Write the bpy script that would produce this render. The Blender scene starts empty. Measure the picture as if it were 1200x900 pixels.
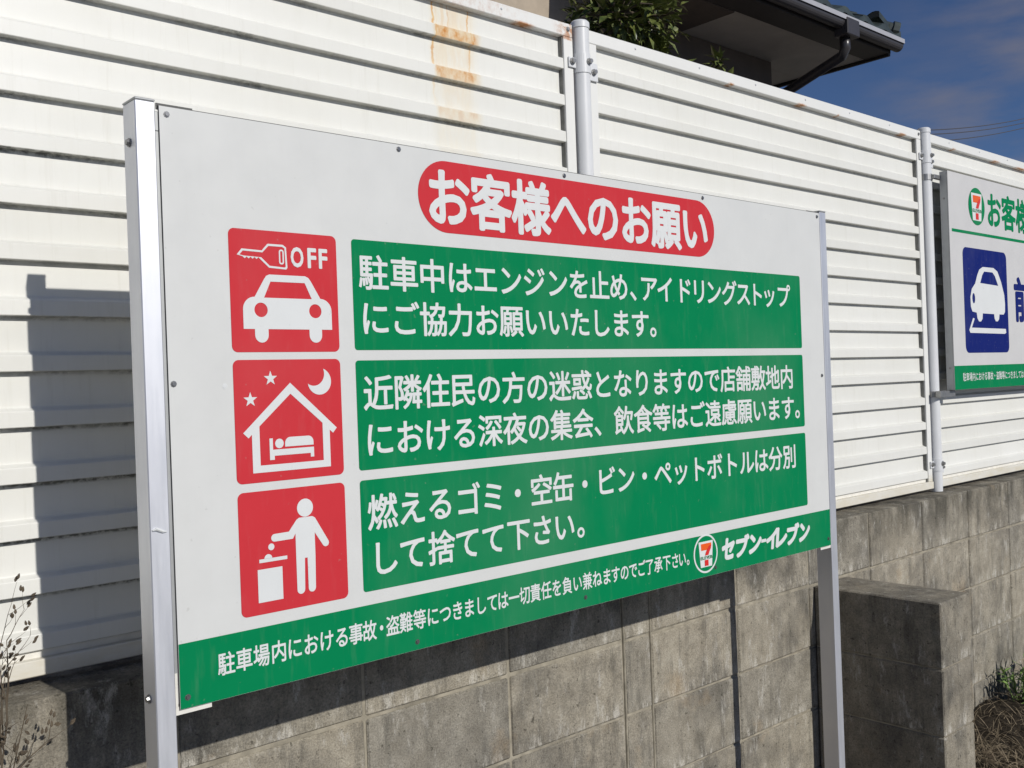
import bpy, bmesh, math, random
from mathutils import Vector, Matrix
random.seed(7)
S = bpy.context.scene
COL = S.collection
PI = math.pi

# ------------------------------------------------------------------ camera
CP = Vector((-0.6161, -1.4646, 0.4735))
cr = Vector((0.74438, -0.66678, -0.036128)); cu = Vector((0.026644, -0.024403, 0.999347)); cw = Vector((0.667224, 0.744857, 0.0004))
cam = bpy.data.cameras.new('camera'); camo = bpy.data.objects.new('camera', cam); COL.objects.link(camo)
M = Matrix(((cr.x, cu.x, -cw.x, CP.x), (cr.y, cu.y, -cw.y, CP.y), (cr.z, cu.z, -cw.z, CP.z), (0, 0, 0, 1)))
camo.matrix_world = M
cam.sensor_width = 36; cam.lens = 34.95
cam.clip_start = 0.02; cam.clip_end = 6000
S.camera = camo

# ------------------------------------------------------------------ world, sun
SUN_TO = Vector((-0.0792, 1.0, -0.5587)).normalized()
elev = math.asin(-SUN_TO.z)
W = bpy.data.worlds.new("World"); S.world = W; W.use_nodes = True
nt = W.node_tree; nt.nodes.clear()
out = nt.nodes.new('ShaderNodeOutputWorld'); bg = nt.nodes.new('ShaderNodeBackground')
sky = nt.nodes.new('ShaderNodeTexSky'); sky.sky_type = 'NISHITA'; sky.sun_disc = False
sky.sun_elevation = elev; sky.sun_rotation = math.atan2(-SUN_TO.x, -SUN_TO.y)
sky.air_density = 0.8; sky.dust_density = 0.2; sky.ozone_density = 8.0; sky.altitude = 50
tc = nt.nodes.new('ShaderNodeTexCoord'); mp = nt.nodes.new('ShaderNodeMapping'); mp.inputs['Scale'].default_value = (1.6, 1.6, 5.5)
nz = nt.nodes.new('ShaderNodeTexNoise'); nz.inputs['Scale'].default_value = 1.3; nz.inputs['Detail'].default_value = 7; nz.inputs['Roughness'].default_value = .55
rp = nt.nodes.new('ShaderNodeValToRGB'); rp.color_ramp.elements[0].position = .58; rp.color_ramp.elements[0].color = (0, 0, 0, 1); rp.color_ramp.elements[1].position = .85; rp.color_ramp.elements[1].color = (.55, .55, .55, 1)
mx = nt.nodes.new('ShaderNodeMixRGB'); mx.inputs[2].default_value = (2.9, 3.15, 3.6, 1)
nt.links.new(tc.outputs['Generated'], mp.inputs[0]); nt.links.new(mp.outputs[0], nz.inputs['Vector']); nt.links.new(nz.outputs[0], rp.inputs[0])
# one thin pale cloud bank low in the sky to the right
d0 = (cw + cr * (640 / 1165) + cu * (330 / 1165)).normalized()
vm = nt.nodes.new('ShaderNodeVectorMath'); vm.operation = 'DOT_PRODUCT'; vm.inputs[1].default_value = d0; nt.links.new(tc.outputs['Generated'], vm.inputs[0])
mr = nt.nodes.new('ShaderNodeMapRange'); mr.interpolation_type = 'SMOOTHSTEP'; mr.inputs['From Min'].default_value = .982; mr.inputs['From Max'].default_value = .9995; nt.links.new(vm.outputs['Value'], mr.inputs['Value'])
n2 = nt.nodes.new('ShaderNodeTexNoise'); n2.inputs['Scale'].default_value = 7; n2.inputs['Detail'].default_value = 6; nt.links.new(mp.outputs[0], n2.inputs['Vector'])
r2 = nt.nodes.new('ShaderNodeMapRange'); r2.inputs['From Min'].default_value = .38; r2.inputs['From Max'].default_value = .68; nt.links.new(n2.outputs[0], r2.inputs['Value'])
m2 = nt.nodes.new('ShaderNodeMath'); m2.operation = 'MULTIPLY'; nt.links.new(mr.outputs[0], m2.inputs[0]); nt.links.new(r2.outputs[0], m2.inputs[1])
m3 = nt.nodes.new('ShaderNodeMath'); m3.operation = 'MULTIPLY'; m3.inputs[1].default_value = .55; nt.links.new(m2.outputs[0], m3.inputs[0])
m4 = nt.nodes.new('ShaderNodeMath'); m4.operation = 'MAXIMUM'; nt.links.new(m3.outputs[0], m4.inputs[0]); nt.links.new(rp.outputs[0], m4.inputs[1])
nt.links.new(m4.outputs[0], mx.inputs[0]); nt.links.new(sky.outputs[0], mx.inputs[1]); tint = nt.nodes.new('ShaderNodeMixRGB'); tint.blend_type = 'MULTIPLY'; tint.inputs[0].default_value = 1; tint.inputs[2].default_value = (1.12, .97, .97, 1)
nt.links.new(mx.outputs[0], tint.inputs[1]); nt.links.new(tint.outputs[0], bg.inputs[0]); nt.links.new(bg.outputs[0], out.inputs[0])
bg.inputs[1].default_value = 0.061
sl = bpy.data.lights.new('sun', 'SUN'); sl.energy = 3.5; sl.angle = math.radians(.53); sl.color = (1.0, .965, .905)
slo = bpy.data.objects.new('sun', sl); COL.objects.link(slo); slo.rotation_euler = SUN_TO.to_track_quat('-Z', 'Y').to_euler(); slo.location = (0, -5, 5)
S.view_settings.view_transform = 'Standard'; S.view_settings.look = 'None'; S.view_settings.exposure = 0.0; S.view_settings.gamma = 1
S.render.engine = 'CYCLES'; S.cycles.max_bounces = 6

# ------------------------------------------------------------------ material helpers
class NT:
    def __init__(s, name, rough=.6, metal=0., spec=.5):
        s.m = bpy.data.materials.new(name); s.m.use_nodes = True; s.t = s.m.node_tree
        s.b = s.t.nodes['Principled BSDF']; s.b.inputs['Roughness'].default_value = rough; s.b.inputs['Metallic'].default_value = metal
        s.b.inputs['Specular IOR Level'].default_value = spec
    def n(s, ty, **k):
        x = s.t.nodes.new(ty)
        for a, v in k.items(): setattr(x, a, v)
        return x
    def l(s, a, b): s.t.links.new(a, b)
    def pos(s, obj=False):
        if obj: return s.n('ShaderNodeTexCoord').outputs['Object']
        return s.n('ShaderNodeNewGeometry').outputs['Position']
    def noise(s, vec, scale=5, detail=4, rough=.5, stretch=None, off=None):
        if stretch or off:
            mp = s.n('ShaderNodeMapping')
            if stretch: mp.inputs['Scale'].default_value = stretch
            if off is not None:
                if isinstance(off, tuple): mp.inputs['Location'].default_value = off
                else: s.l(off, mp.inputs['Location'])
            s.l(vec, mp.inputs['Vector']); vec = mp.outputs[0]
        x = s.n('ShaderNodeTexNoise'); x.inputs['Scale'].default_value = scale; x.inputs['Detail'].default_value = detail; x.inputs['Roughness'].default_value = rough
        s.l(vec, x.inputs['Vector']); return x.outputs[0]
    def ramp(s, v, pts):
        r = s.n('ShaderNodeValToRGB'); e = r.color_ramp.elements
        while len(e) < len(pts): e.new(.5)
        for i, (p, c) in enumerate(pts):
            e[i].position = p
            if not isinstance(c, tuple): c = (c, c, c)
            e[i].color = (*c, 1)
        s.l(v, r.inputs[0]); return r.outputs[0]
    def mix(s, f, a, b, mode='MIX'):
        x = s.n('ShaderNodeMixRGB', blend_type=mode)
        for i, v in enumerate((f, a, b)):
            if hasattr(v, 'is_linked') or hasattr(v, 'links'): s.l(v, x.inputs[i])
            elif i == 0: x.inputs[0].default_value = v
            else: x.inputs[i].default_value = (*v, 1)
        return x.outputs[0]
    def math(s, op, a, b=0., c=0.):
        x = s.n('ShaderNodeMath', operation=op)
        for i, v in enumerate((a, b, c)):
            if hasattr(v, 'links'): s.l(v, x.inputs[i])
            else: x.inputs[i].default_value = v
        return x.outputs[0]
    def sep(s, v):
        x = s.n('ShaderNodeSeparateXYZ'); s.l(v, x.inputs[0]); return x.outputs
    def rnd(s): return s.n('ShaderNodeObjectInfo').outputs['Random']
    def bump(s, h, dist=.002, strength=.6):
        x = s.n('ShaderNodeBump'); x.inputs['Distance'].default_value = dist; x.inputs['Strength'].default_value = strength
        s.l(h, x.inputs['Height']); s.l(x.outputs[0], s.b.inputs['Normal'])
    def col(s, c):
        if hasattr(c, 'links'): s.l(c, s.b.inputs['Base Color'])
        else: s.b.inputs['Base Color'].default_value = (*c, 1)
    def rough(s, r): s.l(r, s.b.inputs['Roughness'])
    def smooth(s, v, a, b):   # 0..1 between a and b
        x = s.n('ShaderNodeMapRange', interpolation_type='SMOOTHSTEP'); x.inputs['From Min'].default_value = a; x.inputs['From Max'].default_value = b
        s.l(v, x.inputs['Value']); return x.outputs[0]

def simple(name, c, rough=.6, metal=0., var=.06, scale=20, spec=.5, bump=0):
    k = NT(name, rough, metal, spec); p = k.pos()
    n = k.noise(p, scale, 5, .6)
    lo = tuple(max(0, a * (1 - var)) for a in c); hi = tuple(min(1, a * (1 + var)) for a in c)
    k.col(k.ramp(n, [(.3, lo), (.7, hi)]))
    if bump: k.bump(n, bump)
    return k.m

def mat_print(name, c, rough=.38):
    k = NT(name, rough, 0, .40 if rough < .4 else .08); p = k.pos()
    n = k.noise(p, 9, 6, .65); g = k.noise(p, 60, 3, .6, (1, 1, .15))
    a = k.ramp(n, [(.3, tuple(x * .965 for x in c)), (.7, tuple(min(1, x * 1.02) for x in c))])
    dust = k.math('MULTIPLY', k.ramp(g, [(.55, 0.), (.8, 1.)]), .06)
    sp = k.math('MULTIPLY', k.ramp(k.noise(p, 85, 2, .5), [(.70, 0.), (.76, 1.)]), .22)
    ft = k.math('MULTIPLY', k.ramp(k.noise(p, 2.1, 5, .6, (1, 1, .6)), [(.5, 0.), (.75, 1.)]), .07)
    a = k.mix(sp, a, (.30, .29, .26)); a = k.mix(ft, a, (.50, .49, .45))
    k.col(k.mix(dust, a, (.42, .41, .38)))
    k.rough(k.ramp(n, [(.3, rough - .06), (.7, rough + .1)]))
    k.bump(k.noise(p, 5.5, 2, .4), .0035, .22)
    return k.m
M_WHITE = mat_print('sign_white_sheet', (.625, .630, .612), .36)
M_GREEN = mat_print('sign_green_print', (.0, .198, .070), .5)
M_RED = mat_print('sign_red_print', (.545, .036, .046), .5)
M_PW = mat_print('sign_white_print', (.66, .675, .67), .42)
M_WHITE2 = mat_print('second_sign_sheet', (.56, .555, .55), .4)
M_BLUE = mat_print('sign_blue_print', (.007, .016, .140), .55)
M_LRED = mat_print('emblem_red', (.62, .03, .03), .4)
M_LORANGE = mat_print('emblem_orange', (.75, .11, .02), .4)
M_EDGE = simple('panel_edge_core', (.09, .09, .085), .6)

def mat_alu():
    k = NT('brushed_aluminium', .46, .80); p = k.pos()
    n = k.noise(p, 4, 5, .6); s_ = k.noise(p, 14, 4, .6, (6, 6, .5)); d = k.noise(p, 45, 4, .7)
    base = k.ramp(n, [(.3, (.66, .67, .71)), (.7, (.76, .77, .80))])
    spots = k.ramp(d, [(.66, 0.), (.74, 1.)])
    base = k.mix(k.math('MULTIPLY', spots, .35), base, (.85, .85, .86))
    k.col(base); r = k.ramp(s_, [(.3, .44), (.7, .56)]); k.rough(r); k.bump(s_, .0004, .25)
    return k.m
M_ALU = mat_alu()
M_SHADE = simple('grey_stile_shade', (.17, .17, .16), .8, 0, .3, 30)  # dark tone that stands for shade beside the fence stiles
M_LITTER = simple('dark_leaf_litter', (.035, .028, .02), .95, 0, .5, 60, .2, .004)
M_ALU2 = simple('matt_aluminium', (.42, .43, .43), .55, .6)
M_STEEL = simple('galvanised_steel', (.34, .34, .335), .45, .8, .15, 60)
M_SCREW = simple('zinc_screw', (.25, .25, .25), .35, .9)
M_BRACKET = simple('white_bracket', (.72, .70, .64), .5, 0, .08, 40)
M_POLE = simple('pole_grey_white_paint', (.66, .67, .68), .38, 0, .04, 12)

def mat_fence(name, slat):
    k = NT(name, .42, 0, .4); p = k.pos(); x, y, z = k.sep(p)
    n = k.noise(p, 3, 6, .6)
    col = k.ramp(n, [(.3, (.700, .695, .645)), (.7, (.745, .742, .702))])
    col = k.mix(1., col, k.ramp(k.rnd(), [(0., (.955, .955, .95)), (1., (1.02, 1.02, 1.02))]), 'MULTIPLY')
    run = k.noise(p, 26, 4, .7, (2.5, 1, .16), (4, 0, 2))
    col = k.mix(k.math('MULTIPLY', k.ramp(run, [(.56, 0.), (.72, 1.)]), .16), col, (.47, .45, .37))
    # faint general grime running down
    st = k.noise(p, 10, 5, .65, (3, 3, .35))
    col = k.mix(k.math('MULTIPLY', k.ramp(st, [(.5, 0.), (.8, 1.)]), .10), col, (.52, .50, .42))
    if slat:
        ob = k.sep(k.pos(True))[2]
        g1 = k.noise(p, 70, 5, .7, (1, 1, 1.5)); g2 = k.noise(p, 2.3, 3, .6)
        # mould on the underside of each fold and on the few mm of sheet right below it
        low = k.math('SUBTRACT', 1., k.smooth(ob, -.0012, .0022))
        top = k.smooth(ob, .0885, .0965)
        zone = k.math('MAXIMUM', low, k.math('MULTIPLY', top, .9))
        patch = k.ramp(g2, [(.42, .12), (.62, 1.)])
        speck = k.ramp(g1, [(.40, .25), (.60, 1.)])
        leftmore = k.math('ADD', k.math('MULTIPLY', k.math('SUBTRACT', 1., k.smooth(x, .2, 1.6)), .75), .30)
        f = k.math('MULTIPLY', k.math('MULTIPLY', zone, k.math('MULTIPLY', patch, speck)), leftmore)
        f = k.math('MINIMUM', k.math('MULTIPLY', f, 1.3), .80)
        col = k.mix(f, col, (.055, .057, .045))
    # rust running from the top rail between X .85 and 1.02
    wob = k.math('MULTIPLY', k.math('SUBTRACT', k.noise(p, 18, 5, .65), .5), .030)
    xx = k.math('ADD', x, wob)
    inx = k.math('MULTIPLY', k.smooth(xx, .858, .874), k.math('SUBTRACT', 1., k.smooth(xx, .985, 1.022)))
    def streak(c, w, zlo): 
        a = k.math('SUBTRACT', 1., k.smooth(k.math('ABSOLUTE', k.math('SUBTRACT', xx, c)), w * .3, w))
        return k.math('MULTIPLY', a, k.smooth(z, zlo, zlo + .22))
    s1 = None
    for c_, w_, lo_, g_ in ((.872, .0055, 1.10, 1.), (.884, .003, 1.22, .6), (.903, .010, 1.14, .55), (.922, .0035, 1.20, .8), (.943, .006, 1.24, .4), (.962, .003, 1.28, .5), (.984, .0045, 1.12, .95), (1.001, .003, 1.25, .4)):
        q_ = k.math('MULTIPLY', streak(c_, w_, lo_), g_); s1 = q_ if s1 is None else k.math('MAXIMUM', s1, q_)
    edge = k.ramp(k.noise(p, 24, 4, .7, (1.6, 1, .35), (7, 0, 0)), [(.36, .25), (.62, 1.)])
    wash = k.math('MULTIPLY', k.math('MULTIPLY', inx, edge), k.math('MULTIPLY', k.smooth(z, .84, 1.40), .42))
    rn = k.noise(p, 38, 5, .65, (1, 1, .6))
    if slat:
        ridge = k.math('MULTIPLY', k.smooth(ob, -.002, .002), k.math('SUBTRACT', 1., k.smooth(ob, .025, .034)))
        rd = k.math('MULTIPLY', k.math('MULTIPLY', inx, ridge), k.math('MULTIPLY', k.smooth(z, .96, 1.30), 1.))
        rd = k.math('MULTIPLY', rd, k.ramp(rn, [(.3, .45), (.62, 1.)]))
        wash = k.math('MAXIMUM', wash, rd)
    rf = k.math('MINIMUM', k.math('MAXIMUM', wash, k.math('MULTIPLY', s1, .85)), 1.)
    rust = k.ramp(rn, [(.3, (.68, .46, .17)), (.55, (.60, .29, .07)), (.72, (.46, .17, .035))])
    soft = k.mix(rf, (.74, .62, .36), rust)
    col = k.mix(rf, col, soft)
    k.col(col); k.bump(k.noise(p, 2.6, 3, .5, (1, 1, 2)), .006, .35)
    return k.m
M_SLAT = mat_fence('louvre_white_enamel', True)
def mat_rail():
    k = NT('fence_frame_enamel', .42, 0, .4); p = k.pos(); x, y, z = k.sep(p)
    n = k.noise(p, 3, 6, .6)
    col = k.ramp(n, [(.3, (.715, .712, .675)), (.7, (.755, .755, .73))])
    # bottom rail is yellowed and dirty
    low = k.math('SUBTRACT', 1., k.smooth(z, .02, .06))
    g = k.noise(p, 9, 5, .7, (1, 1, 3))
    col = k.mix(k.math('MULTIPLY', low, k.ramp(g, [(.35, .25), (.7, .8)])), col, (.60, .54, .40))
    # rust chips on the top rail lower lip
    rb = k.noise(p, 55, 5, .7)
    band = k.math('MULTIPLY', k.smooth(z, 1.4025, 1.4065), k.math('SUBTRACT', 1., k.smooth(z, 1.411, 1.419)))
    chip = None
    for cx, cwid in ((1.16, .05), (2.065, .022), (2.478, .038), (2.72, .012), (3.207, .040), (3.662, .022), (4.095, .055), (4.375, .09), (-.1, .05)):
        g_ = k.math('SUBTRACT', 1., k.smooth(k.math('ABSOLUTE', k.math('SUBTRACT', x, cx)), cwid * .2, cwid))
        chip = g_ if chip is None else k.math('MAXIMUM', chip, g_)
    chip = k.math('MULTIPLY', k.math('MULTIPLY', band, chip), k.ramp(rb, [(.36, .25), (.50, 1.)]))
    lowband = k.math('MULTIPLY', low, k.ramp(k.noise(p, 5, 4, .6, None, (9, 1, 0)), [(.62, 0.), (.72, .55)]))
    # heavy rust at the corner of the rail left of the second pole and above the stain
    c1 = k.math('MULTIPLY', k.smooth(z, 1.399, 1.404), k.math('MULTIPLY', k.smooth(x, 1.255, 1.325), k.math('SUBTRACT', 1., k.smooth(x, 1.338, 1.342))))
    c1 = k.math('MULTIPLY', c1, k.ramp(rb, [(.40, 0.), (.55, .8)]))
    c2 = k.math('MULTIPLY', k.smooth(z, 1.30, 1.40), k.math('MULTIPLY', k.smooth(x, .84, .88), k.math('SUBTRACT', 1., k.smooth(x, 1.02, 1.25))))
    c2 = k.math('MULTIPLY', c2, k.ramp(rb, [(.45, .02), (.7, .35)]))
    f = k.math('MINIMUM', k.math('MAXIMUM', k.math('MAXIMUM', chip, lowband), k.math('MAXIMUM', c1, c2)), 1.)
    rust = k.ramp(rb, [(.3, (.58, .32, .11)), (.6, (.40, .15, .04))])
    col = k.mix(f, col, rust)
    k.col(col); return k.m
M_RAIL = mat_rail()

def mat_block(name, tone=1.0):
    k = NT(name, .92, 0, .2); p = k.pos(); x, y, z = k.sep(p); rnd = k.rnd()
    off = k.n('ShaderNodeCombineXYZ'); k.l(k.math('MULTIPLY', rnd, 37.), off.inputs[0]); k.l(k.math('MULTIPLY', rnd, 11.), off.inputs[2])
    o = off.outputs[0]
    big = k.noise(p, 3.6, 7, .66, None, (2.3, 0, 5.1)); mid = k.noise(p, 15, 6, .7); fine = k.noise(p, 240, 5, .8); st = k.noise(p, 9, 6, .7, (2.4, 2.4, .32))
    st2 = k.noise(p, 30, 6, .75, (2.2, 2.2, .30)); cl = k.noise(p, 7, 8, .72, (1, 1, .7), (3, 9, 4))
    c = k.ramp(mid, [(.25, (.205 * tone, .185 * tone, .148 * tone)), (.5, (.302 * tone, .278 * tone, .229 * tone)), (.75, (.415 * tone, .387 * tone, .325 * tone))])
    bt = k.ramp(rnd, [(0., (.88, .88, .88)), (.5, (1., .985, .955)), (1., (1.13, 1.10, 1.05))])
    c = k.mix(1., c, bt, 'MULTIPLY')
    dark = k.ramp(big, [(.46, 0.), (.60, 1.)]); c = k.mix(k.math('MULTIPLY', k.math('MULTIPLY', dark, k.ramp(cl, [(.35, .35), (.6, 1.)])), .68), c, (.082, .079, .072))
    std = k.math('MULTIPLY', k.ramp(st, [(.50, 0.), (.66, 1.)]), k.ramp(cl, [(.38, .25), (.55, 1.)]))
    c = k.mix(k.math('MULTIPLY', std, .60), c, (.070, .067, .058))
    c = k.mix(k.math('MULTIPLY', k.ramp(st2, [(.56, 0.), (.74, 1.)]), .45), c, (.085, .08, .07))
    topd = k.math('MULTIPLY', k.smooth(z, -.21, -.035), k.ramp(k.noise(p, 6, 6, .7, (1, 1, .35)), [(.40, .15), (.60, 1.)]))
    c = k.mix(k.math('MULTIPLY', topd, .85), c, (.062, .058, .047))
    ob = k.sep(k.pos(True))[2]
    oc = k.math('MULTIPLY', k.math('SUBTRACT', 1., k.smooth(ob, -.093, -.045)), k.ramp(k.noise(p, 24, 6, .8, (1.6, 1.6, .45), (1, 2, 8)), [(.50, 0.), (.62, 1.)]))
    oc = k.math('MULTIPLY', oc, k.ramp(k.noise(p, 3.1, 3, .6, None, (4, 4, 1)), [(.40, 0.), (.52, 1.)]))
    c = k.mix(k.math('MULTIPLY', oc, .8), c, (.60, .57, .50))
    ef = k.ramp(k.noise(p, 14, 8, .78, (1.8, 1.8, .6), (5, 2, 8)), [(.56, 0.), (.66, 1.)])
    c = k.mix(k.math('MULTIPLY', ef, .5), c, (.56, .54, .49))
    och = k.ramp(k.noise(p, 4.5, 5, .6, None, (1, 7, 3)), [(.60, 0.), (.74, 1.)])
    c = k.mix(k.math('MULTIPLY', och, .38), c, (.40, .28, .15))
    gr = k.ramp(fine, [(.32, (.62, .62, .62)), (.5, (1., 1., 1.)), (.68, (1.30, 1.30, 1.30))])
    pit = k.ramp(k.noise(p, 70, 3, .6), [(.30, (.45, .45, .44)), (.37, (1., 1., 1.))]); c = k.mix(1., c, pit, 'MULTIPLY')
    c = k.mix(1., c, gr, 'MULTIPLY')
    k.col(c)
    h = k.math('ADD', k.math('MULTIPLY', fine, .5), mid); k.bump(h, .004, 1.)
    return k.m
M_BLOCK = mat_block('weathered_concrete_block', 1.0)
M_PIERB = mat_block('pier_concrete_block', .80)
M_MORTAR = simple('wall_mortar', (.29, .262, .205), .95, 0, .35, 25, .1, .002)

def mat_ground(name, c1, c2, sc=60):
    k = NT(name, .95, 0, .2); p = k.pos()
    a = k.noise(p, sc, 5, .7); b = k.noise(p, 1.2, 5, .6)
    c = k.ramp(a, [(.3, c1), (.7, c2)]); c = k.mix(1., c, k.ramp(b, [(.3, (.8, .8, .8)), (.7, (1.15, 1.15, 1.15))]), 'MULTIPLY')
    k.col(c); k.bump(a, .006, .9); return k.m
M_ASPH = mat_ground('worn_parking_asphalt', (.25, .248, .24), (.36, .352, .335), 140)
M_SOIL = mat_ground('dry_soil', (.10, .075, .05), (.22, .17, .115), 50)
M_YARD = mat_ground('yard_gravel', (.16, .14, .11), (.30, .27, .22), 40)

# ------------------------------------------------------------------ object helpers
ORG = {}
def thing(name, label, cat, loc=(0, 0, 0), group=None, kind=None):
    o = bpy.data.objects.new(name, None); COL.objects.link(o); o.location = loc; o.empty_display_size = .1
    o['label'] = label; o['category'] = cat
    if group: o['group'] = group
    if kind: o['kind'] = kind
    ORG[o] = Vector(loc); return o
def link(name, me, parent=None, loc=None):
    o = bpy.data.objects.new(name, me); COL.objects.link(o)
    if parent is not None: o.parent = parent
    base = ORG.get(parent, Vector((0, 0, 0)))
    L = Vector(loc) if loc is not None else base.copy()
    ORG[o] = L; o.location = L - base
    return o
def mesh(name, bm, mats, parent=None, loc=None, smooth=False):
    """bm is in world coordinates; the object's origin is put at loc (default: the parent's origin)"""
    base = ORG.get(parent, Vector((0, 0, 0)))
    L = Vector(loc) if loc is not None else base
    bmesh.ops.translate(bm, verts=bm.verts, vec=-L)
    me = bpy.data.meshes.new(name); bm.to_mesh(me); bm.free()
    if not isinstance(mats, (list, tuple)): mats = [mats]
    for m in mats: me.materials.append(m)
    if smooth:
        for p in me.polygons: p.use_smooth = True
    return link(name, me, parent, L)
def box(bm, x0, x1, y0, y1, z0, z1, bev=0, mi=0):
    vs = [bm.verts.new(c) for c in ((x0, y0, z0), (x1, y0, z0), (x1, y1, z0), (x0, y1, z0), (x0, y0, z1), (x1, y0, z1), (x1, y1, z1), (x0, y1, z1))]
    fs = [bm.faces.new([vs[i] for i in f]) for f in ((0, 3, 2, 1), (4, 5, 6, 7), (0, 1, 5, 4), (1, 2, 6, 5), (2, 3, 7, 6), (3, 0, 4, 7))]
    for f in fs: f.material_index = mi
    if bev:
        es = list({e for f in fs for e in f.edges}); r = bmesh.ops.bevel(bm, geom=es, offset=bev, segments=1, affect='EDGES', profile=.5)
        for f in r['faces']: f.material_index = mi
def bx(*a, **k):
    bm = bmesh.new(); box(bm, *a, **k); return bm
def tube(bm, pts, rads, seg=12, caps=True):
    pts = [Vector(p) for p in pts]
    if not isinstance(rads, (list, tuple)): rads = [rads] * len(pts)
    rings = []; prev = None
    for i, p in enumerate(pts):
        d = (pts[min(i + 1, len(pts) - 1)] - pts[max(i - 1, 0)]).normalized()
        if prev is None:
            a = Vector((1, 0, 0)) if abs(d.x) < .9 else Vector((0, 1, 0)); a = (a - d * a.dot(d)).normalized()
        else: a = (prev - d * prev.dot(d)).normalized()
        prev = a; b = d.cross(a)
        rings.append([bm.verts.new(p + (a * math.cos(2 * PI * j / seg) + b * math.sin(2 * PI * j / seg)) * rads[i]) for j in range(seg)])
    for A, B in zip(rings, rings[1:]):
        for j in range(seg): bm.faces.new((A[j], A[(j + 1) % seg], B[(j + 1) % seg], B[j]))
    if caps: bm.faces.new(rings[0][::-1]); bm.faces.new(rings[-1])
def prism(bm, prof, x0, x1, mi=0):
    """profile in (y,z), extruded along x"""
    a = [bm.verts.new((x0, y, z)) for y, z in prof]; b = [bm.verts.new((x1, y, z)) for y, z in prof]; n = len(prof)
    for i in range(n): bm.faces.new((a[i], a[(i + 1) % n], b[(i + 1) % n], b[i])).material_index = mi
    bm.faces.new(a[::-1]).material_index = mi; bm.faces.new(b).material_index = mi
    bmesh.ops.recalc_face_normals(bm, faces=bm.faces)

# flat print: 2-D shapes filled by a curve object, then turned into a mesh that lies on the sheet
def shape2d(splines):
    """list of closed point lists (x,z); nested ones cut holes -> (verts, faces)"""
    c = bpy.data.curves.new('tmp', 'CURVE'); c.dimensions = '2D'; c.fill_mode = 'BOTH'
    for pts in splines:
        s = c.splines.new('POLY'); s.points.add(len(pts) - 1); s.use_cyclic_u = True
        for i, (x, z) in enumerate(pts): s.points[i].co = (x, z, 0, 1)
    o = bpy.data.objects.new('tmp', c); COL.objects.link(o)
    me = bpy.data.meshes.new_from_object(o.evaluated_get(bpy.context.evaluated_depsgraph_get()))
    r = ([(v.co.x, v.co.y) for v in me.vertices], [tuple(p.vertices) for p in me.polygons])
    bpy.data.objects.remove(o); bpy.data.curves.remove(c); bpy.data.meshes.remove(me); return r
GL = {}
def glyph(ch, off=0.):
    """flat filled glyph; a bolder weight is laid up from copies nudged round a small circle"""
    key = (ch, off)
    if key not in GL:
        if off:
            v0, f0 = glyph(ch); v = []; f = []; n = 8 if off < .02 else 12
            for i in range(n + 1):
                dx, dz = (0, 0) if i == n else (off * math.cos(2 * PI * i / n), off * math.sin(2 * PI * i / n))
                m = len(v); v.extend((a + dx, b + dz, i) for a, b, _ in v0); f.extend(tuple(q + m for q in p) for p in f0)
            GL[key] = (v, f); return GL[key]
        c = bpy.data.curves.new('tmp', 'FONT'); c.body = ch; c.size = 1; c.resolution_u = 3; c.fill_mode = 'FRONT'
        o = bpy.data.objects.new('tmp', c); COL.objects.link(o)
        me = bpy.data.meshes.new_from_object(o.evaluated_get(bpy.context.evaluated_depsgraph_get()))
        GL[key] = ([(v.co.x, v.co.y, 0) for v in me.vertices], [tuple(p.vertices) for p in me.polygons])
        bpy.data.objects.remove(o); bpy.data.curves.remove(c); bpy.data.meshes.remove(me)
    return GL[key]
def put(acc, vf, fx, fz):
    v, f = vf; n = len(acc[0]); acc[0].extend((fx(q[0], q[1]), fz(q[0], q[1]), q[2] if len(q) > 2 else 0) for q in v); acc[1].extend(tuple(i + n for i in q) for q in f)
def put_em(acc, ch, x, z, w, h, off=0.):
    """the glyph's full-width box centred on x,z"""
    put(acc, glyph(ch, off), lambda a, b: x + (a - .5) * w, lambda a, b: z + (b - .38) * h)
def put_box(acc, ch, x0, x1, z0, z1, off=0., shear=0., rise=0.):
    v, f = glyph(ch, off); xs = [q[0] for q in v]; zs = [q[1] for q in v]; X0, X1, Z0, Z1 = min(xs), max(xs), min(zs), max(zs)
    put(acc, (v, f), lambda a, b: x0 + (a - X0) / (X1 - X0) * (x1 - x0) + shear * ((b - Z0) / (Z1 - Z0) - .5) * (z1 - z0), lambda a, b: z0 + (b - Z0) / (Z1 - Z0) * (z1 - z0))
def flat(name, acc, mat, parent, y, thick=0):
    """acc=(verts (x,z), faces) -> a sheet facing -Y at distance y"""
    bm = bmesh.new(); vs = [bm.verts.new((q[0], y - .00002 * q[2], q[1])) for q in acc[0]]
    for f in acc[1]:
        try: bm.faces.new([vs[i] for i in f])
        except ValueError: pass
    for f in bm.faces:
        f.normal_update()
        if f.normal.y > 0: f.normal_flip()
    return mesh(name, bm, mat, parent)
def circ(cx, cz, rx, rz=None, n=40, a0=0, a1=2 * PI):
    rz = rx if rz is None else rz
    full = abs(a1 - a0 - 2 * PI) < 1e-6; m = n if full else n + 1
    return [(cx + rx * math.cos(a0 + (a1 - a0) * i / n), cz + rz * math.sin(a0 + (a1 - a0) * i / n)) for i in range(m)]
def rrect(x0, x1, z0, z1, r, n=6):
    P = []
    for cx, cz, a in ((x1 - r, z1 - r, 0), (x0 + r, z1 - r, PI / 2), (x0 + r, z0 + r, PI), (x1 - r, z0 + r, 1.5 * PI)):
        P += [(cx + r * math.cos(a + PI / 2 * i / n), cz + r * math.sin(a + PI / 2 * i / n)) for i in range(n + 1)]
    return P
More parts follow.
